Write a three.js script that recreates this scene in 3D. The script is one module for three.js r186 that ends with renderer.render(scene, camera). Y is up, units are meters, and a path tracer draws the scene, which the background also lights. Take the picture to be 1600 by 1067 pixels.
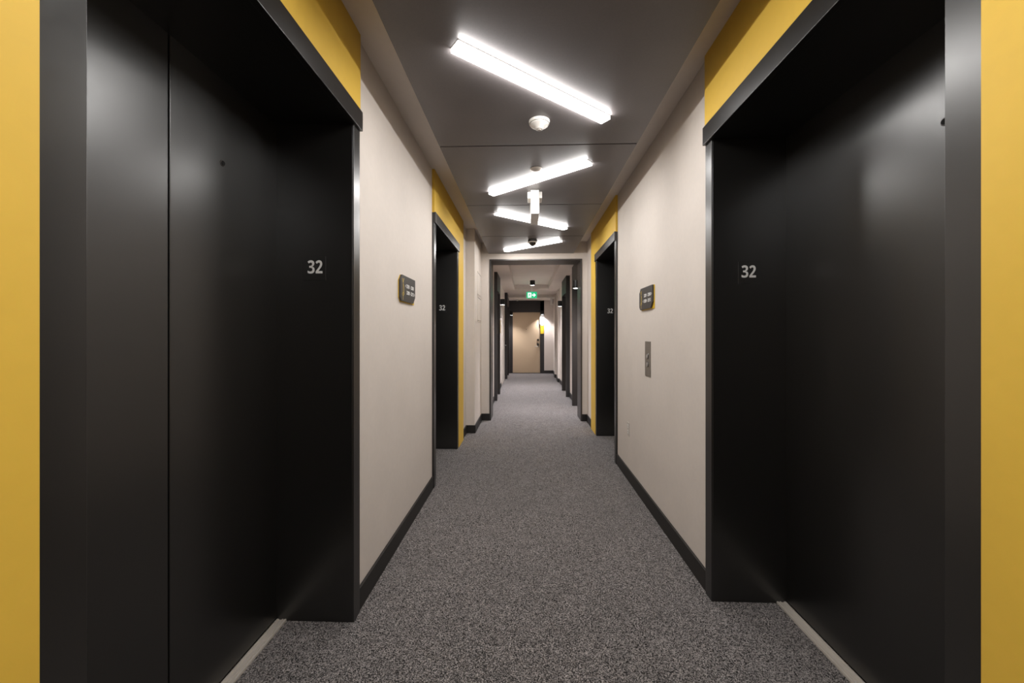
import * as THREE from 'three';
import { RoundedBoxGeometry } from 'three/addons/geometries/RoundedBoxGeometry.js';
import { TextGeometry } from 'three/addons/geometries/TextGeometry.js';
import { FontLoader } from 'three/addons/loaders/FontLoader.js';
import { mergeGeometries } from 'three/addons/utils/BufferGeometryUtils.js';
import { RectAreaLightUniformsLib } from 'three/addons/lights/RectAreaLightUniformsLib.js';

// ---------------------------------------------------------------- camera, exposure
const scene = new THREE.Scene();
const F = 620;                                   // focal length in pixels of the 1600 x 1067 frame
const camera = new THREE.PerspectiveCamera(2 * Math.atan(533.5 / F) * 180 / Math.PI, 1600 / 1067, 0.05, 60);
camera.position.set(0, 1.25, 0);
camera.rotation.y = Math.atan(22 / F);
camera.setViewOffset(1600, 1067, 0, 10.5, 1600, 1067);
camera.updateProjectionMatrix();
scene.background = new THREE.Color(0x000000);
const renderer = new THREE.WebGLRenderer({ antialias: true });
renderer.toneMapping = THREE.LinearToneMapping;
renderer.toneMappingExposure = 1.65;
renderer.shadowMap.enabled = true;
RectAreaLightUniformsLib.init();
const BAR = { radiance: 27, glow: 3.0, color: new THREE.Color(1.0, 0.975, 0.948) };   // the linear ceiling lights
const SPOT = { ceiling: 15, sconce: 5, glow: 4, color: new THREE.Color(0.985, 0.96, 1.0) };

// ---------------------------------------------------------------- helpers
let seed = 7;
const rnd = () => { seed = (seed * 1664525 + 1013904223) >>> 0; return seed / 4294967296; };
const names = {};
function numbered(n) { const k = names[n] = (names[n] ?? -1) + 1; return k ? n + '_' + String(k).padStart(3, '0') : n; }
function uvMetres(g) {
  const p = g.attributes.position, n = g.attributes.normal, uv = new Float32Array(p.count * 2);
  for (let i = 0; i < p.count; i++) {
    const ax = Math.abs(n.getX(i)), ay = Math.abs(n.getY(i)), az = Math.abs(n.getZ(i));
    const x = p.getX(i), y = p.getY(i), z = p.getZ(i);
    if (ay >= ax && ay >= az) { uv[2 * i] = x; uv[2 * i + 1] = z; }
    else if (ax >= az) { uv[2 * i] = z; uv[2 * i + 1] = y; }
    else { uv[2 * i] = x; uv[2 * i + 1] = y; }
  }
  g.setAttribute('uv', new THREE.BufferAttribute(uv, 2));
  return g;
}
const flat = (g) => (g.index ? g.toNonIndexed() : g);
function bx(x0, x1, y0, y1, z0, z1, r = 0) {
  const w = Math.abs(x1 - x0), h = Math.abs(y1 - y0), d = Math.abs(z1 - z0);
  const g = r ? new RoundedBoxGeometry(w, h, d, 2, Math.min(r, w / 2.01, h / 2.01, d / 2.01)) : new THREE.BoxGeometry(w, h, d);
  g.translate((x0 + x1) / 2, (y0 + y1) / 2, (z0 + z1) / 2);
  return uvMetres(flat(g));
}
const cyl = (r0, r1, h, seg = 32) => new THREE.CylinderGeometry(r0, r1, h, seg);
function join(gs) {
  gs = gs.map((g) => { g = flat(g); for (const k of Object.keys(g.attributes)) if (!['position', 'normal', 'uv'].includes(k)) g.deleteAttribute(k); return g; });
  return gs.length > 1 ? mergeGeometries(gs) : gs[0];
}
function obj(name, geos, mat, parent = scene) {
  const m = new THREE.Mesh(join(Array.isArray(geos) ? geos : [geos]), mat);
  m.name = parent === scene ? numbered(name) : name;
  m.castShadow = m.receiveShadow = true;
  parent.add(m);
  return m;
}
function struct(name, geos, mat) { const m = obj(name, geos, mat); m.userData.kind = 'structure'; return m; }
function lab(o, label, category, group) { o.userData.label = label; o.userData.category = category; if (group) o.userData.group = group; return o; }
function thing(name, label, category, pos, group) {
  const o = new THREE.Group(); o.name = numbered(name); o.position.set(...pos); scene.add(o);
  return lab(o, label, category, group);
}
function structGroup(name, label, pos) {
  const o = new THREE.Group(); o.name = numbered(name); o.position.set(...pos); scene.add(o);
  o.userData.kind = 'structure'; o.userData.label = label; return o;
}

// ---------------------------------------------------------------- materials
function dataTex(n, fn, srgb, repeatMetres) {
  const d = new Uint8Array(n * n * 4);
  for (let y = 0; y < n; y++) for (let x = 0; x < n; x++) {
    const c = fn(x, y), i = (y * n + x) * 4;
    d[i] = c[0]; d[i + 1] = c[1]; d[i + 2] = c[2]; d[i + 3] = 255;
  }
  const t = new THREE.DataTexture(d, n, n);
  t.wrapS = t.wrapT = THREE.RepeatWrapping; t.magFilter = THREE.LinearFilter; t.minFilter = THREE.LinearMipmapLinearFilter; t.generateMipmaps = true;
  if (srgb) t.colorSpace = THREE.SRGBColorSpace;
  t.repeat.set(1 / repeatMetres, 1 / repeatMetres); t.needsUpdate = true;
  return t;
}
function tileNoise(n, cells) {                                     // smooth value noise that repeats after n
  const v = new Float32Array(cells * cells); for (let i = 0; i < v.length; i++) v[i] = rnd();
  return (x, y) => {
    const fx = x / n * cells, fy = y / n * cells, ix = Math.floor(fx), iy = Math.floor(fy), tx = fx - ix, ty = fy - iy;
    const g = (a, b) => v[((b % cells + cells) % cells) * cells + (a % cells + cells) % cells];
    const s = (t) => t * t * (3 - 2 * t), sx = s(tx), sy = s(ty);
    return (g(ix, iy) * (1 - sx) + g(ix + 1, iy) * sx) * (1 - sy) + (g(ix, iy + 1) * (1 - sx) + g(ix + 1, iy + 1) * sx) * sy;
  };
}
const M = {};
{ // carpet: fine loop pile, grey yarns with pale flecks
  const N = 2048, a = tileNoise(N, 1024), b = tileNoise(N, 512), c = tileNoise(N, 96), e = tileNoise(N, 24), w = tileNoise(N, 682);
  const h = new Float32Array(N * N);
  for (let y = 0; y < N; y++) for (let x = 0; x < N; x++) {
    let v = 0.62 * a(x, y) + 0.14 * b(x, y) + 0.24 * w(x, y);
    v = (v - 0.5) * 3.3 + 0.47;
    const fleck = Math.max(0, a(x + 331, y + 77) * b(x + 91, y + 17) - 0.5) * 3.0;
    v = v + fleck + (c(x, y) - 0.5) * 0.1 + (e(x, y) - 0.5) * 0.06;
    h[y * N + x] = Math.min(1, Math.max(0, v));
  }
  const map = dataTex(N, (x, y) => { const v = h[y * N + x]; const q = 30 + 150 * v; return [q * 1.0, q * 0.965, q * 0.955]; }, true, 2.0);
  const bump = dataTex(N, (x, y) => { const q = 255 * h[y * N + x]; return [q, q, q]; }, false, 2.0);
  M.carpet = new THREE.MeshPhysicalMaterial({ map, bumpMap: bump, bumpScale: 0.004, roughness: 1, sheen: 1.0, sheenRoughness: 0.45, sheenColor: new THREE.Color(0.55, 0.52, 0.52) });
}
{ // painted wall: faint roller texture
  const N = 512, a = tileNoise(N, 256), b = tileNoise(N, 64), c = tileNoise(N, 8);
  const bump = dataTex(N, (x, y) => { const q = 255 * (0.6 * a(x, y) + 0.4 * b(x, y)); return [q, q, q]; }, false, 0.7);
  const map = dataTex(N, (x, y) => { const q = 0.985 + 0.012 * (b(x, y) - 0.5) + 0.02 * (c(x, y) - 0.5); return [223 * q, 214 * q, 206 * q]; }, true, 1.3);
  M.wall = new THREE.MeshStandardMaterial({ map, bumpMap: bump, bumpScale: 0.00005, roughness: 0.7 });
  const mapY = dataTex(N, (x, y) => { const q = 0.985 + 0.012 * (b(x, y) - 0.5) + 0.02 * (c(x, y) - 0.5); return [235 * q, 194 * q, 74 * q]; }, true, 1.3);
  M.yellow = new THREE.MeshStandardMaterial({ map: mapY, bumpMap: bump, bumpScale: 0.00005, roughness: 0.6 });
  const mapD = dataTex(N, (x, y) => { const q = 1 + 0.05 * (a(x, y) - 0.5) + 0.05 * (c(x, y) - 0.5); return [106 * q, 101 * q, 101 * q]; }, true, 0.9);
  M.panel = new THREE.MeshStandardMaterial({ map: mapD, roughness: 0.42 });
  const rough = dataTex(N, (x, y) => { const q = 255 * (0.9 + 0.1 * (b(x, y) * 0.6 + c(x, y) * 0.4)); return [q, q, q]; }, false, 0.8);
  M.black = new THREE.MeshPhysicalMaterial({ color: 0x181716, roughness: 0.32, roughnessMap: rough, ior: 1.76 });           // elevator frames and doors
  M.steel = new THREE.MeshStandardMaterial({ color: 0x4a4746, metalness: 0.55, roughness: 0.4, roughnessMap: rough });   // satin dark trim
}
M.ceil = M.wall;
M.base = new THREE.MeshStandardMaterial({ color: 0x1f1d1c, roughness: 0.5 });
M.rail = new THREE.MeshStandardMaterial({ color: 0x0c0c0c, roughness: 0.8 });
M.alu = new THREE.MeshStandardMaterial({ color: 0xd6cfc6, metalness: 0.15, roughness: 0.4 });
M.chrome = new THREE.MeshStandardMaterial({ color: 0xb8b8b8, metalness: 0.9, roughness: 0.3 });
M.brushed = new THREE.MeshStandardMaterial({ color: 0x8d877f, metalness: 0.75, roughness: 0.45 });
M.plate = new THREE.MeshStandardMaterial({ color: 0x0f0f0f, roughness: 0.4 });
M.numeral = new THREE.MeshStandardMaterial({ color: 0xe8e8e6, roughness: 0.5 });
M.white = new THREE.MeshStandardMaterial({ color: 0xe6e3de, roughness: 0.5 });
M.offwhite = new THREE.MeshStandardMaterial({ color: 0xcac3bb, roughness: 0.5 });
M.hole = new THREE.MeshStandardMaterial({ color: 0x030303, roughness: 0.9 });
M.signFace = new THREE.MeshStandardMaterial({ color: 0x3c3836, roughness: 0.5 });
M.signGold = new THREE.MeshStandardMaterial({ color: 0xe0b92c, roughness: 0.5 });
M.signLine = new THREE.MeshStandardMaterial({ color: 0xd9bd62, roughness: 0.45 });
M.smoked = new THREE.MeshPhysicalMaterial({ color: 0x2a2625, roughness: 0.12, clearcoat: 0.6 });
M.darkGrey = new THREE.MeshStandardMaterial({ color: 0x2b2828, roughness: 0.5 });        // hall door surrounds
M.leaf = new THREE.MeshStandardMaterial({ color: 0xc4ad90, roughness: 0.55 });
M.lamp = new THREE.MeshStandardMaterial({ color: 0xffffff, emissive: BAR.color, emissiveIntensity: BAR.glow, roughness: 0.5 });
M.lens = new THREE.MeshStandardMaterial({ color: 0xffffff, emissive: SPOT.color, emissiveIntensity: SPOT.glow, roughness: 0.5 });

// ---------------------------------------------------------------- dimensions (metres; camera stands at x = 0, z = 0, the hall runs to -z)
const CEIL = 2.6, PANEL_Y = 2.43, BACK = 2.6, PORTAL = -5.78, PORTAL_B = -6.15, END = -12.85;
const LW = -0.765, RW = 0.885;                  // wall faces of the lift lobby
const LT = -0.752, RT = 0.872;                  // faces of the steel door frames
const HL = -0.605, HR = 0.88;                   // wall faces of the hall behind the portal
const E = {                                     // lift openings: outer and inner edges along z
  L1: [-0.582, -0.652, -1.697, -1.762], L2: [-3.205, -3.272, -4.312, -4.377],
  R1: [-0.786, -0.856, -1.890, -1.955], R2: [-3.870, -3.937, -4.940, -5.000],
};

// ---------------------------------------------------------------- room shell
struct('floor', bx(-1.6, 1.6, -0.12, 0, BACK + 0.2, END - 0.4), M.carpet).userData.label = 'grey flecked loop-pile carpet';
function sideWall(name, s, face, z0, z1) { return bx(face, s * (Math.abs(face) + 0.3), 0, CEIL, z0, z1); }
struct('wall_left', [
  sideWall('', -1, LW, BACK, E.L1[0]), sideWall('', -1, LW, E.L1[3], E.L2[0]), sideWall('', -1, LW, E.L2[3], -5.03),
  bx(-1.12, -1.42, 0, CEIL, E.L1[0], E.L1[3]), bx(-1.12, -1.42, 0, CEIL, E.L2[0], E.L2[3]),
  bx(LW, -1.12, 2.25, CEIL, E.L1[0], E.L1[3]), bx(LW, -1.12, 2.25, CEIL, E.L2[0], E.L2[3]),
  bx(-0.655, -1.065, 0, CEIL, -5.03, PORTAL_B),
], M.wall);
struct('wall_right', [
  sideWall('', 1, RW, BACK, E.R1[0]), sideWall('', 1, RW, E.R1[3], E.R2[0]), sideWall('', 1, RW, E.R2[3], PORTAL_B),
  bx(1.24, 1.54, 0, CEIL, E.R1[0], E.R1[3]), bx(1.24, 1.54, 0, CEIL, E.R2[0], E.R2[3]),
  bx(RW, 1.24, 2.25, CEIL, E.R1[0], E.R1[3]), bx(RW, 1.24, 2.25, CEIL, E.R2[0], E.R2[3]),
], M.wall);
struct('wall_back', bx(-1.4, 1.5, 0, CEIL, BACK, BACK + 0.2), M.wall);
struct('wall_portal', [bx(-0.655, -0.534, 0, CEIL, PORTAL, PORTAL_B), bx(0.811, RW, 0, CEIL, PORTAL, PORTAL_B), bx(-0.534, 0.811, 2.35, CEIL, PORTAL, PORTAL_B)], M.wall);
struct('trim_1', [bx(-0.534, -0.513, 0, 2.35, PORTAL + 0.012, PORTAL_B - 0.002, 0.002), bx(0.79, 0.811, 0, 2.35, PORTAL + 0.012, PORTAL_B - 0.002, 0.002), bx(-0.513, 0.79, 2.331, 2.35, PORTAL + 0.012, PORTAL_B - 0.002, 0.002)], M.steel)
  .userData.label = 'dark metal lining of the portal between lift lobby and hall';

// ceiling of the lobby: pale slab with a dropped row of dark panels
const ceiling = struct('ceiling', bx(-1.45, 1.55, CEIL, CEIL + 0.15, BACK + 0.2, PORTAL_B), M.ceil);
const joints = [BACK - 0.3, 0.93, -0.205, -1.34, -2.475, -3.61, -4.755, -5.772];
for (let i = 0; i + 1 < joints.length; i++) {
  const p = obj('ceiling_panel', bx(-0.543, 0.685, PANEL_Y, PANEL_Y + 0.022, joints[i] - 0.006, joints[i + 1] + (i + 2 < joints.length ? 0.006 : 0), 0.0015), M.panel, ceiling);
  p.userData.label = 'dark grey dropped ceiling panel';
  if (i) obj('panel_rail', bx(-0.535, 0.677, PANEL_Y + 0.022, PANEL_Y + 0.05, joints[i] - 0.02, joints[i] + 0.02), M.rail, ceiling);
  for (const x of [-0.3, 0.44]) obj('hanger', bx(x - 0.004, x + 0.004, PANEL_Y + 0.022, CEIL, (joints[i] + joints[i + 1]) / 2 - 0.004, (joints[i] + joints[i + 1]) / 2 + 0.004), M.rail, ceiling);
}

// yellow boxed surfaces over and beside the lifts
function yellowSurround(n, s, face, e, legZ0, legZ1, label) {
  const back = s * (Math.abs(face) + 0.02);
  struct('trim_' + n, [bx(face, back, 2.248, CEIL, Math.max(e[0], legZ0), Math.min(e[3], legZ1)), bx(face, back, 0, 2.248, legZ0, legZ1)], M.yellow).userData.label = label;
}
yellowSurround(2, -1, -0.745, E.L1, -0.30, E.L1[0], 'yellow painted band over the two-leaf elevator');
yellowSurround(3, 1, 0.865, E.R1, -0.50, E.R1[0], 'yellow painted band over the elevator with the seamless door');
yellowSurround(4, -1, -0.745, E.L2, E.L2[3], -4.70, 'yellow painted band over the elevator next to the hatch column');
yellowSurround(5, 1, 0.865, E.R2, E.R2[3], -5.32, 'yellow painted band over the elevator across from the hatch column');

// baseboards
const BB = 0.1;
const bbl = (x, z0, z1) => struct('baseboard_left', bx(x, x - 0.013, 0, BB, z0, z1, 0.002), M.base);
const bbr = (x, z0, z1) => struct('baseboard_right', bx(x, x + 0.013, 0, BB, z0, z1, 0.002), M.base);
bbl(LT, BACK, -0.30); bbl(LT, E.L1[3], E.L2[0]); bbl(LT, -4.70, -5.03);
struct('baseboard_left', [bx(-0.765, -0.642, 0, BB, -5.03, -5.017, 0.002), bx(-0.655, -0.642, 0, BB, -5.03, PORTAL, 0.002)], M.base);
bbr(RT, BACK, -0.50); bbr(RT, E.R1[3], E.R2[0]); bbr(RT, -5.32, PORTAL);
struct('baseboard_portal', bx(-0.642, -0.534, 0, BB, PORTAL, PORTAL + 0.012, 0.002), M.base);
struct('baseboard_portal', bx(0.811, 0.872, 0, BB, PORTAL, PORTAL + 0.012, 0.002), M.base);

// hall behind the portal
const doorL = [[-7.49, -8.39], [-11.2, -12.3]], doorR = [[PORTAL_B - 0.002, -7.06], [-8.0, -8.96]];
function hallWall(s, face, spans) {                                 // wall with shallow door niches
  const g = [], X = (d) => face + s * d; let z = PORTAL_B;
  for (const [a, b] of spans) {
    if (z - a > 0.01) g.push(bx(face, X(0.4), 0, 2.75, z, a));
    g.push(bx(X(0.12), X(0.4), 0, 2.75, a, b), bx(face, X(0.12), 2.44, 2.75, a, b)); z = b;
  }
  g.push(bx(face, X(0.4), 0, 2.75, z, END - 0.1)); return g;
}
struct('wall_left', hallWall(-1, HL, doorL), M.wall);
struct('wall_right', [...hallWall(1, HR, doorR), bx(0.844, HR, 0, 2.75, -10.47, -10.95), bx(0.839, HR, 0, 2.75, -11.57, -11.8)], M.wall);
struct('wall_end', bx(HL - 0.3, HR + 0.3, 0, 2.75, END - 0.1, END - 0.3), M.wall);
struct('wall_end', bx(0.585, HR, 0, 2.36, END, END - 0.1), M.wall);
struct('ceiling', [
  bx(-0.32, 0.6, 2.56, 2.75, PORTAL_B, -10.4), bx(HL, -0.30, 2.44, 2.75, PORTAL_B, -10.4), bx(0.58, HR, 2.44, 2.75, PORTAL_B, -10.4),
  bx(HL, HR, 2.44, 2.75, -10.4, -11.8), bx(HL, HR, 2.36, 2.75, -11.8, END - 0.1),
], M.ceil);
bbl(HL + 0.013, PORTAL_B, -7.49); bbl(HL + 0.013, -8.39, -9.58); bbl(HL + 0.013, -10.92, -11.2);
bbr(HR - 0.013, -7.06, -8.0); bbr(HR - 0.013, -8.96, -10.47);
struct('baseboard_right', [bx(0.831, 0.867, 0, BB, -10.457, -10.47, 0.002), bx(0.831, 0.844, 0, BB, -10.47, -10.95, 0.002)], M.base);
bbr(HR - 0.013, -10.95, -11.57);
struct('baseboard_right', [bx(0.826, 0.867, 0, BB, -11.557, -11.57, 0.002), bx(0.826, 0.839, 0, BB, -11.57, -11.8, 0.002)], M.base);
bbr(HR - 0.013, -11.8, END);
struct('baseboard_end', bx(0.585, 0.867, 0, BB, END, END + 0.013, 0.002), M.base);

// ---------------------------------------------------------------- elevators
const font = await new FontLoader().loadAsync('fonts/droid/droid_sans_bold.typeface.json');
const fontRegular = await new FontLoader().loadAsync('fonts/droid/droid_sans_regular.typeface.json');
function text(str, size, depth, squeeze = 1, f = font) {           // centred text in the xy plane, facing +z
  const g = new TextGeometry(str, { font: f, size, depth, curveSegments: 6, bevelEnabled: false });
  g.computeBoundingBox(); const b = g.boundingBox;
  g.translate(-(b.min.x + b.max.x) / 2, -(b.min.y + b.max.y) / 2, 0); g.scale(squeeze, 1, 1);
  return flat(g);
}
function elevator(s, face, e, leaves, label, lockZ) {
  const cz = (e[1] + e[2]) / 2, X = (d) => s * d;                  // d is the distance behind the frame face
  const g = thing('elevator', label, 'elevator', [face, 0, cz]);
  const Z = (z) => z - cz, top = 2.168, dd = 0.35;                  // recess depth to the door
  obj('jamb', bx(0, X(dd), 0, top, Z(e[0]), Z(e[1]), 0.003), M.black, g);
  obj('jamb', bx(0, X(dd), 0, top, Z(e[2]), Z(e[3]), 0.003), M.black, g);
  for (const [a, b] of [[e[0], e[1]], [e[2], e[3]]])               // satin face of the jamb
    obj('frame_trim', bx(-X(0.004), X(0.006), 0, top, Z(a) - 0.001, Z(b) + 0.001, 0.0015), M.black, g).userData.label = 'satin dark steel face of the door frame';
  obj('head_frame', bx(X(0.006), X(dd), top, 2.249, Z(e[0]), Z(e[3]), 0.003), M.black, g);
  obj('head_trim', bx(-X(0.018), X(0.006), top - 0.004, 2.251, Z(e[0]), Z(e[3]), 0.0025), M.black, g).userData.label = 'satin dark steel head trim';
  const dx0 = X(0.338), dx1 = X(0.366);
  const leafTop = top + 0.03;
  if (leaves === 2) {
    const seam = 0.0025;
    obj('door_leaf', bx(dx0, dx1, 0.012, leafTop, Z(e[1]) + 0.03, seam, 0.003), M.black, g);
    obj('door_leaf', bx(dx0, dx1, 0.012, leafTop, -seam, Z(e[2]) - 0.03, 0.003), M.black, g);
    obj('seam_gasket', bx(X(0.356), X(0.366), 0.012, leafTop, -0.004, 0.004), M.hole, g);
  } else obj('door_leaf', bx(dx0, dx1, 0.012, leafTop, Z(e[1]) + 0.03, Z(e[2]) - 0.03, 0.003), M.black, g);
  // ribbed aluminium sill
  const ribs = [bx(X(0.293), X(0.336), 0, 0.006, Z(e[1]), Z(e[2]), 0.001)];
  for (const [a, b] of [[0.293, 0.302], [0.306, 0.313], [0.326, 0.336]]) ribs.push(bx(X(a), X(b), 0.0055, 0.010, Z(e[1]), Z(e[2]), 0.0012));
  obj('sill', ribs, M.alu, g).userData.label = 'ribbed aluminium door sill';
  if (lockZ) {
    const ring = obj('lock_ring', new THREE.TorusGeometry(0.0095, 0.002, 8, 24).rotateY(Math.PI / 2).translate(X(0.337), 1.866, Z(lockZ)), M.steel, g);
    obj('key_hole', cyl(0.008, 0.008, 0.006, 20).rotateZ(Math.PI / 2).translate(X(0.3365), 1.866, Z(lockZ)), M.hole, ring);
  }
  const pz = Z(e[2]), px = X(0.169);
  const plate = obj('number_plate', bx(px - 0.051, px + 0.051, 1.487, 1.591, pz - 0.0005, pz + 0.0025, 0.0008), M.black, g);
  obj('numeral', text('32', 0.0565, 0.001, 0.8, font).translate(px - s * 0.004, 1.545, pz + 0.0024), M.numeral, plate).userData.label = 'pale floor number 32';
  return g;
}
elevator(-1, LT, E.L1, 2, 'black elevator entrance with a vertical seam between two glossy door leaves', -1.387);
elevator(1, RT, E.R1, 1, 'black elevator entrance with one wide seamless door, facing the two-leaf door', -1.19);
elevator(-1, LT, E.L2, 2, 'black elevator entrance beside the pale column with access hatches');
elevator(1, RT, E.R2, 1, 'black elevator entrance opposite the hatch column, next to the portal');

// ---------------------------------------------------------------- linear ceiling lights
const LEN = 0.925, WID = 0.062, DROP = 0.021;
function linearLight(x, z, turn, label) {
  const g = thing('linear_light', label, 'light', [x, PANEL_Y, z], 'linear lights on the dark panels');
  g.rotation.y = turn; g.updateMatrixWorld(true);
  const lamp = obj('diffuser', bx(-LEN / 2, LEN / 2, -DROP, -0.003, -WID / 2, WID / 2, 0.0008), M.lamp, g);
  obj('mounting_tray', bx(-LEN / 2 - 0.001, LEN / 2 + 0.001, -0.003, 0, -WID / 2 - 0.001, WID / 2 + 0.001), M.white, g);
  const place = (w, h, p, q) => {                                  // lights just in front of the glowing faces
    const l = new THREE.RectAreaLight(BAR.color, BAR.radiance, w, h); l.position.set(...p); l.rotation.set(...q); l.name = 'bar_light'; g.add(l);
  };
  place(LEN, WID, [0, -DROP - 0.0015, 0], [-Math.PI / 2, 0, 0]);
  place(LEN, DROP - 0.004, [0, -DROP / 2 - 0.002, WID / 2 + 0.0015], [0, Math.PI, 0]);
  place(LEN, DROP - 0.004, [0, -DROP / 2 - 0.002, -WID / 2 - 0.0015], [0, 0, 0]);
  return g;
}
const A = Math.atan2(0.575, 0.722);
for (const [z, k, label] of [
  [1.50, 1, 'white linear light bar on a dark ceiling panel at the lobby start'], [0.37, -1, 'white linear light bar on a dark ceiling panel at the lobby start'], [-0.76, 1, 'white linear light bar on a dark ceiling panel at the lobby start'],
  [-1.888, -1, 'glowing diagonal linear light bar just before the round white smoke detector'], [-3.004, 1, 'glowing diagonal linear light bar touching the small sprinkler cover'],
  [-4.105, -1, 'glowing diagonal linear light bar just behind the hanging sign box'], [-5.245, 1, 'glowing diagonal linear light bar just behind the dome camera'],
]) linearLight(0.0715, z, -k * A, label);

// ---------------------------------------------------------------- devices on the dark ceiling
{ // smoke detector
  const g = thing('smoke_detector', 'round white smoke detector with conical face beside the first ceiling joint', 'detector', [0.073, PANEL_Y, -2.20]);
  obj('base_ring', cyl(0.058, 0.056, 0.014, 40).translate(0, -0.007, 0), M.white, g);
  const pts = [[0.0, -0.046], [0.014, -0.046], [0.022, -0.042], [0.026, -0.034], [0.05, -0.022], [0.053, -0.014], [0, -0.014]].map((p) => new THREE.Vector2(...p));
  obj('sensing_head', new THREE.LatheGeometry(pts, 40), M.white, g);
  obj('sensor_tip', cyl(0.012, 0.01, 0.004, 24).translate(0, -0.047, 0), M.offwhite, g);
}
{ // concealed sprinkler
  const g = thing('sprinkler_cover', 'small flat white sprinkler cover between smoke detector and hanging box', 'sprinkler', [0.072, PANEL_Y, -2.83]);
  obj('escutcheon', new THREE.LatheGeometry([[0, -0.016], [0.02, -0.0145], [0.036, -0.008], [0.044, -0.002], [0.044, 0], [0, 0]].map((p) => new THREE.Vector2(...p)), 40), M.offwhite, g);
}
{ // hanging exit box seen on its narrow end
  const g = thing('exit_sign_box', 'narrow white sign box hanging from the dark ceiling, end on', 'sign', [0.0725, PANEL_Y, -3.225]);
  obj('housing', bx(-0.033, 0.033, -0.197, -0.004, 0, -0.33, 0.004), M.white, g);
  obj('canopy', bx(-0.06, 0.06, -0.055, 0, -0.05, -0.17, 0.006), M.white, g);
  obj('face_panel', bx(-0.0345, -0.033, -0.185, -0.02, -0.012, -0.318, 0.0005), M.offwhite, g);
  obj('face_panel', bx(0.033, 0.0345, -0.185, -0.02, -0.012, -0.318, 0.0005), M.offwhite, g);
}
{ // dome camera
  const g = thing('dome_camera', 'small smoked dome camera with a pale ring on the dark ceiling', 'camera', [0.081, PANEL_Y, -4.93]);
  obj('base_ring', cyl(0.056, 0.06, 0.03, 40).translate(0, -0.015, 0), M.steel, g);
  obj('trim_ring', new THREE.TorusGeometry(0.052, 0.007, 10, 40).rotateX(Math.PI / 2).translate(0, -0.033, 0), M.offwhite, g);
  obj('dome', new THREE.SphereGeometry(0.047, 32, 16, 0, Math.PI * 2, Math.PI / 2, Math.PI / 2).translate(0, -0.033, 0), M.smoked, g);
}

// ---------------------------------------------------------------- things on the lobby walls
function signShape(w, h, c) {                                      // plate with cut corners: [bottom left, bottom right, top right, top left]
  const s = new THREE.Shape(), x = w / 2, y = h / 2;
  s.moveTo(-x + c[0], -y); s.lineTo(x - c[1], -y); if (c[1]) s.lineTo(x, -y + c[1]);
  s.lineTo(x, y - c[2]); if (c[2]) s.lineTo(x - c[2], y);
  s.lineTo(-x + c[3], y); if (c[3]) s.lineTo(-x, y - c[3]);
  s.lineTo(-x, -y + c[0]); s.closePath();
  return s;
}
const slab = (shape, d, z) => flat(new THREE.ExtrudeGeometry(shape, { depth: d, bevelEnabled: false }).translate(0, 0, z));
function stroke(points, r, z) {                                    // a raised line made of short bars
  const out = [];
  for (let i = 0; i + 1 < points.length; i++) {
    const [a, b] = [points[i], points[i + 1]], dx = b[0] - a[0], dy = b[1] - a[1], L = Math.hypot(dx, dy);
    const q = new THREE.BoxGeometry(L + r, r, 0.0012).rotateZ(Math.atan2(dy, dx)).translate((a[0] + b[0]) / 2, (a[1] + b[1]) / 2, z);
    out.push(flat(q));
  }
  return out;
}
function wayfinding(pos, turn, rows, label) {
  const g = thing('direction_sign', label, 'sign', pos); g.rotation.y = turn;
  const w = 0.325, h = 0.165;
  obj('back_plate', slab(signShape(w, h, [0.025, 0, 0.006, 0.035]), 0.004, 0), M.signGold, g).userData.label = 'yellow backing plate';
  const f = obj('face_plate', slab(signShape(w - 0.012, h - 0.006, [0.02, 0.042, 0.004, 0.034]).clone(), 0.011, 0.004).translate(-0.004, 0.003, 0), M.signFace, g);
  const zt = 0.0155;
  rows.forEach(([str, x, y]) => obj('lettering', text(str, 0.023, 0.0008, 0.95).translate(x, y, 0.015), M.numeral, f));
  obj('line_motif', [
    ...stroke([[-0.128, 0.06], [-0.112, 0.035], [-0.096, 0.062]], 0.0035, zt), ...stroke([[-0.112, 0.035], [-0.112, -0.02], [-0.125, -0.034], [-0.112, -0.048], [-0.099, -0.034], [-0.112, -0.02]], 0.0035, zt),
    ...stroke([[-0.112, -0.048], [-0.112, -0.068]], 0.0035, zt), ...stroke([[-0.108, 0.028], [-0.094, 0.012], [-0.094, -0.036]], 0.0025, zt),
  ], M.signLine, f).userData.label = 'gold branching line motif';
  return g;
}
wayfinding([LW, 1.533, -2.508], Math.PI / 2, [['< 3201 - 3208', 0.025, 0.022], ['3209 - 3213 >', 0.05, -0.018]], 'black and yellow room direction sign beside the two-leaf elevator');
wayfinding([RW, 1.515, -2.923], -Math.PI / 2, [['3201 - 3208 >', 0.05, 0.022], ['< 3209 - 3213', 0.025, -0.018]], 'black and yellow room direction sign above the steel call plate');
{ // call plate
  const g = thing('call_plate', 'brushed steel elevator call plate with two buttons on the pale wall', 'call panel', [RW, 1.075, -2.913]); g.rotation.y = -Math.PI / 2;
  obj('plate', bx(-0.064, 0.064, -0.127, 0.127, 0, 0.004, 0.0015), M.brushed, g);
  for (const y of [0.02, -0.04]) {
    const r = obj('button', cyl(0.0165, 0.0165, 0.006, 28).rotateX(Math.PI / 2).translate(0, y, 0.006), M.chrome, g);
    obj('button_ring', new THREE.TorusGeometry(0.019, 0.0022, 8, 28).translate(0, y, 0.004), M.steel, r);
  }
  obj('key_switch', cyl(0.008, 0.008, 0.004, 20).rotateX(Math.PI / 2).translate(0.024, 0.034, 0.005), M.chrome, g);
}
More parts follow.
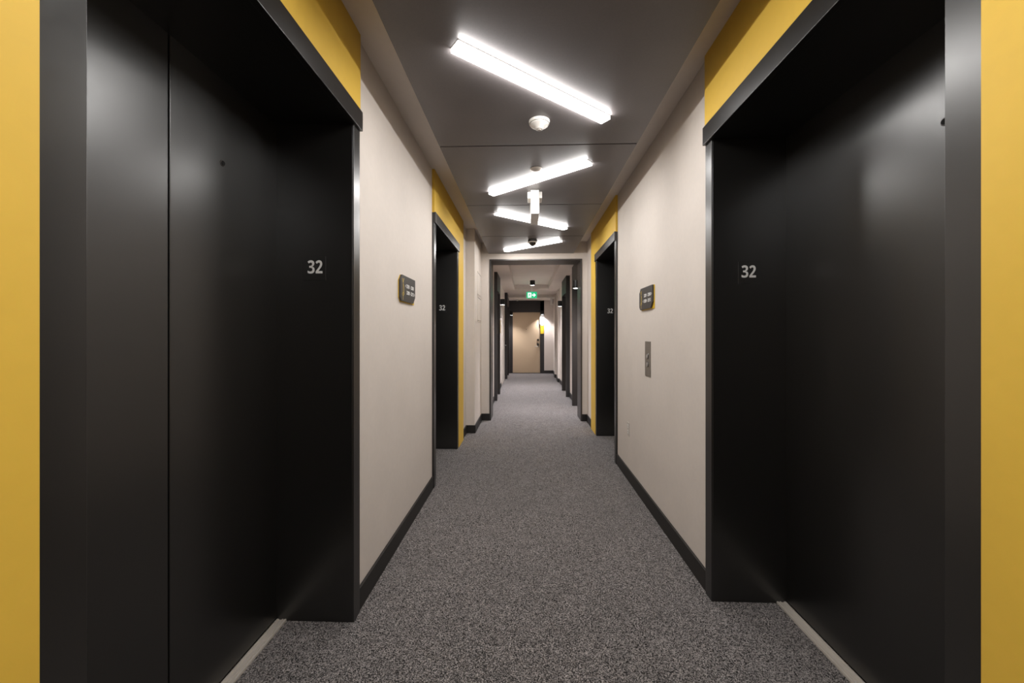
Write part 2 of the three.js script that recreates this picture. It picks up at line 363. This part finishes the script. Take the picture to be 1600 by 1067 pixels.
{ // outlet
  const g = thing('wall_outlet', 'small pale wall outlet low on the wall under the call plate', 'outlet', [RW, 0.436, -3.465]); g.rotation.y = -Math.PI / 2;
  const p = obj('cover_plate', bx(-0.035, 0.035, -0.058, 0.058, 0, 0.004, 0.002), M.offwhite, g);
  for (const y of [0.024, -0.024]) {
    obj('socket', bx(-0.016, 0.016, y - 0.014, y + 0.014, 0.003, 0.006, 0.003), M.white, g);
    for (const x of [-0.006, 0.006]) obj('slot', bx(x - 0.001, x + 0.001, y - 0.004, y + 0.005, 0.0055, 0.0063), M.hole, p);
  }
}
function accessHatch(y0, y1, label) {
  const g = thing('access_hatch', label, 'hatch', [-0.655, (y0 + y1) / 2, -5.535]); g.rotation.y = Math.PI / 2;
  const h = (y1 - y0) / 2, w = 0.215;
  obj('frame', [bx(-w, w, h - 0.014, h, 0, 0.005), bx(-w, w, -h, -h + 0.014, 0, 0.005), bx(-w, -w + 0.014, -h, h, 0, 0.005), bx(w - 0.014, w, -h, h, 0, 0.005)], M.wall, g);
  obj('gasket', bx(-w + 0.012, w - 0.012, -h + 0.012, h - 0.012, 0, 0.001), M.rail, g).userData.label = 'dark joint around the hatch cover';
  obj('cover', bx(-w + 0.020, w - 0.020, -h + 0.020, h - 0.020, 0, 0.004, 0.001), M.wall, g);
  obj('latch', cyl(0.008, 0.008, 0.004, 16).rotateX(Math.PI / 2).translate(w - 0.04, 0, 0.005), M.offwhite, g);
}
accessHatch(1.782, 2.108, 'upper wall-coloured access hatch on the pale column');
accessHatch(1.43, 1.772, 'lower wall-coloured access hatch on the pale column');

// ---------------------------------------------------------------- doors of the hall
function lever(parent, x, y, z, s, along) {                        // lever handle on a side wall, lever pointing along z
  const h = obj('handle', [
    cyl(0.026, 0.026, 0.01, 24).rotateZ(Math.PI / 2).translate(x + s * 0.005, y, z), cyl(0.009, 0.009, 0.05, 16).rotateZ(Math.PI / 2).translate(x + s * 0.03, y, z),
    bx(x + s * 0.045, x + s * 0.06, y - 0.009, y + 0.009, z - 0.01 * along, z + 0.125 * along, 0.006)], M.chrome, parent);
  h.userData.label = 'chrome lever handle';
}
function surroundDoor(n, s, face, out, z0, z1, label) {            // dark projecting surround with a pale leaf
  const g = structGroup('door_' + n, label, [face, 0, z0]);
  const L = z1 - z0, X = -s * out, t = 0.06;
  const B = s * 0.118;                                             // back of the niche
  obj('jamb', bx(B, X, 0, 2.44, 0, -t, 0.003), M.darkGrey, g);
  obj('jamb', bx(B, X, 0, 2.44, L + t, L, 0.003), M.darkGrey, g);
  obj('header', bx(B, X, 2.10, 2.44, -t, L + t, 0.003), M.darkGrey, g);
  obj('leaf', bx(B, s * 0.075, 0.008, 2.10, -t - 0.002, L + t + 0.002), M.leaf, g);
  lever(g, s * 0.075, 0.98, -t - 0.08, -s, -1);
}
surroundDoor(1, -1, HL, 0.06, -7.49, -8.39, 'hall door in a dark projecting surround facing two others');
surroundDoor(2, 1, HR, 0.07, PORTAL_B - 0.002, -7.06, 'hall door in a dark surround right behind the portal');
surroundDoor(3, 1, HR, 0.078, -8.0, -8.96, 'hall door in a dark surround before the wall jogs');
{ // pale flush service door
  const g = structGroup('door_4', 'pale flush service door with chrome lever', [HL, 0, -9.6]);
  obj('frame', [bx(0, 0.016, 0, 2.10, 0, -0.045, 0.002), bx(0, 0.016, 0, 2.10, -1.255, -1.30, 0.002), bx(0, 0.016, 2.055, 2.10, -0.045, -1.255, 0.002)], M.offwhite, g);
  obj('leaf', bx(0, 0.010, 0.01, 2.05, -0.05, -1.25, 0.001), M.offwhite, g);
  obj('kick_vent', bx(0.010, 0.013, 0.25, 0.4, -0.3, -0.6, 0.001), M.wall, g);
  lever(g, 0.010, 0.965, -1.16, 1, 1);
}
surroundDoor(5, -1, HL, 0.075, -11.2, -12.3, 'hall door in a dark surround beside the end door');
{ // end door
  const g = structGroup('door_6', 'pale wooden end door with black lock in a black surround', [0.01, 0, END]);
  obj('jamb', bx(-0.615, -0.445, 0, 2.34, -0.02, -0.1, 0.002), M.darkGrey, g);
  obj('jamb', bx(0.447, 0.575, 0, 2.34, 0, -0.1, 0.002), M.darkGrey, g);
  obj('header', bx(-0.615, 0.575, 1.985, 2.36, 0, -0.1, 0.002), M.darkGrey, g);
  obj('threshold', bx(-0.445, 0.447, 0, 0.014, 0.005, -0.1, 0.002), M.rail, g);
  const leaf = obj('leaf', bx(-0.443, 0.445, 0.016, 1.983, -0.04, -0.085, 0.002), M.leaf, g);
  leaf.userData.label = 'pale maple door leaf';
  obj('peephole', cyl(0.012, 0.012, 0.006, 16).rotateX(Math.PI / 2).translate(0.0, 1.43, -0.039), M.plate, leaf);
  obj('deadbolt', cyl(0.032, 0.034, 0.02, 24).rotateX(Math.PI / 2).translate(0.375, 1.085, -0.03), M.plate, leaf);
  obj('handle', [cyl(0.034, 0.036, 0.02, 24).rotateX(Math.PI / 2).translate(0.375, 0.945, -0.03), cyl(0.01, 0.01, 0.05, 16).rotateX(Math.PI / 2).translate(0.375, 0.945, -0.015)], M.plate, leaf);
  obj('lever', bx(0.265, 0.385, 0.86, 0.878, 0.0, 0.016, 0.006), M.chrome, leaf);
  obj('lever_plate', bx(0.355, 0.395, 0.85, 0.98, -0.04, 0.004, 0.004), M.plate, leaf);
}
{ // last jamb of the side door, where the hall ends
  struct('trim_6', bx(HL, HL + 0.07, 0, 2.36, -12.78, END, 0.003), M.darkGrey).userData.label = 'dark corner post at the end of the hall';
}

// ---------------------------------------------------------------- hall lamps and signs
function spot(parent, pos, intensity, angle) {
  const l = new THREE.SpotLight(SPOT.color, intensity, 0, angle, 0.7, 2); l.position.set(...pos); l.castShadow = true; l.shadow.radius = 2;
  l.target.position.set(pos[0], pos[1] - 1, pos[2]); parent.add(l, l.target); l.name = 'downlight_beam';
}
function sconce(pos, arm, label) {                                 // black cylinder on an arm from the wall; pos is the centre of its lower rim
  const g = thing('sconce_light', label, 'wall lamp', pos);
  obj('body', new THREE.LatheGeometry([[0, 0.125], [0.048, 0.125], [0.05, 0.122], [0.05, 0], [0.046, 0], [0.046, 0.012], [0, 0.012]].map((p) => new THREE.Vector2(...p)), 32), M.plate, g);
  obj('lens', cyl(0.0455, 0.0455, 0.006, 32).translate(0, 0.003, 0), M.lens, g);
  const L = Math.hypot(...arm) - 0.045, b = new THREE.BoxGeometry(L, 0.03, 0.03).translate(0.045 + L / 2, 0.06, 0).rotateY(Math.atan2(-arm[1], arm[0]));
  obj('arm', b, M.plate, g);
  spot(g, [0, -0.004, 0], SPOT.sconce, 1.05);
}
sconce([-0.505, 1.895, -8.55], [-0.1, 0], 'black cylinder wall lamp between a dark surround and the pale service door');
sconce([0.775, 1.9, -9.12], [0.105, 0], 'black cylinder wall lamp on the wall before the jog');
sconce([0.792, 1.985, -6.32], [0.088, 0], 'black cylinder wall lamp just inside the portal');
sconce([-0.46, 1.86, -12.42], [-0.145, 0], 'black cylinder wall lamp in the corner beside the end door');
sconce([0.52, 1.9, -12.74], [0, -0.11], 'black cylinder wall lamp above the yellow door sign');
function ceilingSpot(x, z, y, label) {
  const g = thing('ceiling_light', label, 'ceiling lamp', [x, y, z], 'cylinder lamps on the hall ceiling');
  obj('body', new THREE.LatheGeometry([[0, 0], [0.06, 0], [0.061, -0.002], [0.061, -0.115], [0.055, -0.115], [0.055, -0.1], [0, -0.1]].map((p) => new THREE.Vector2(...p)), 32), M.plate, g);
  obj('lens', cyl(0.0545, 0.0545, 0.008, 32).translate(0, -0.108, 0), M.lens, g);
  spot(g, [0, -0.117, 0], SPOT.ceiling, 1.0);
}
ceilingSpot(0.155, -9.6, 2.56, 'black cylinder ceiling lamp in front of the green exit sign');
ceilingSpot(0.155, -6.6, 2.56, 'black cylinder ceiling lamp close behind the portal head');
function bladeSign(pos, turn, w, label) {                          // yellow sign; the white pill above it paints in the lamp's bright scallop
  const g = thing('door_sign', label, 'sign', pos); g.rotation.y = turn;
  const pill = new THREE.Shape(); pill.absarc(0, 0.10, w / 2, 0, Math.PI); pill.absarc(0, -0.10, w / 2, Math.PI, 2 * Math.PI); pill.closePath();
  obj('scallop_plaque', slab(pill, 0.01, 0.0).translate(0, 0.14, 0), M.white, g);
  obj('yellow_plaque', bx(-w * 0.36, w * 0.36, -0.30, -0.025, 0, 0.008, 0.002), M.signGold, g);
}
bladeSign([0.52, 1.585, END], 0, 0.15, 'yellow door sign with a painted white lamp scallop on the dark jamb of the end door');
bladeSign([HL + 0.037, 1.585, -8.47], 0, 0.075, 'narrow yellow sign with a painted lamp-lit strip between a dark surround and the pale service door');
bladeSign([HR - 0.037, 1.585, -9.03], 0, 0.075, 'narrow yellow sign with a painted lamp-lit strip under the lamp before the wall jog');

{ // green running-man exit sign
  const g = thing('exit_sign', 'green lit exit sign with white running figure and arrow hanging in the hall', 'sign', [0.145, 2.275, -10.25]);
  obj('housing', bx(-0.14, 0.14, -0.088, 0.088, -0.03, 0, 0.004), M.white, g);
  obj('stem', bx(-0.02, 0.02, 0.086, 0.285, -0.025, -0.005), M.white, g);
  const c = document.createElement('canvas'); c.width = 256; c.height = 160; const k = c.getContext('2d');
  k.fillStyle = '#12a56c'; k.fillRect(0, 0, 256, 160);
  k.fillStyle = '#f4fff8'; k.fillRect(34, 22, 84, 116);
  k.fillStyle = '#12a56c'; k.beginPath(); k.arc(84, 42, 11, 0, 7); k.fill();
  k.lineWidth = 13; k.lineCap = 'round'; k.strokeStyle = '#12a56c'; k.beginPath();
  k.moveTo(78, 60); k.lineTo(70, 88); k.lineTo(92, 104); k.lineTo(88, 130); k.moveTo(70, 88); k.lineTo(58, 110); k.lineTo(42, 112); k.moveTo(78, 62); k.lineTo(100, 76); k.moveTo(76, 62); k.lineTo(54, 74); k.stroke();
  k.fillStyle = '#f4fff8'; k.fillRect(136, 66, 44, 28); k.beginPath(); k.moveTo(176, 28); k.lineTo(230, 80); k.lineTo(176, 132); k.closePath(); k.fill();
  const t = new THREE.CanvasTexture(c); t.colorSpace = THREE.SRGBColorSpace;
  const pl = new THREE.PlaneGeometry(0.268, 0.166).translate(0, 0, 0.0008);
  obj('lit_face', pl, new THREE.MeshStandardMaterial({ color: 0x111111, map: t, emissive: 0xffffff, emissiveMap: t, emissiveIntensity: 0.95, roughness: 0.4 }), g).userData.label = 'green face with running figure and arrow';
  const l = new THREE.RectAreaLight(new THREE.Color(0.25, 1, 0.6), 0.9, 0.26, 0.16); l.position.set(0, 0, 0.004); l.rotation.set(0, Math.PI, 0); g.add(l); l.name = 'sign_light';
}
{ // smoke detector near the end
  const g = thing('smoke_detector', 'small white smoke detector on the low ceiling before the end door', 'detector', [-0.275, 2.36, -12.5]);
  obj('base_ring', cyl(0.055, 0.053, 0.014, 32).translate(0, -0.007, 0), M.white, g);
  obj('sensing_head', new THREE.LatheGeometry([[0, -0.045], [0.02, -0.043], [0.045, -0.024], [0.05, -0.014], [0, -0.014]].map((p) => new THREE.Vector2(...p)), 32), M.white, g);
}
{ // white wall bracket device
  const g = thing('alarm_strobe', 'white alarm device on a bracket high on the pale right wall', 'alarm', [0.839, 2.28, -11.68]);
  obj('arm', bx(0, -0.22, 0.04, 0.075, -0.02, 0.02, 0.004), M.white, g);
  obj('body', bx(-0.13, -0.06, -0.16, 0.04, -0.03, 0.03, 0.008), M.white, g);
  obj('lens', bx(-0.06, -0.045, -0.12, 0.02, -0.022, 0.022, 0.004), M.smoked, g);
}

renderer.render(scene, camera);
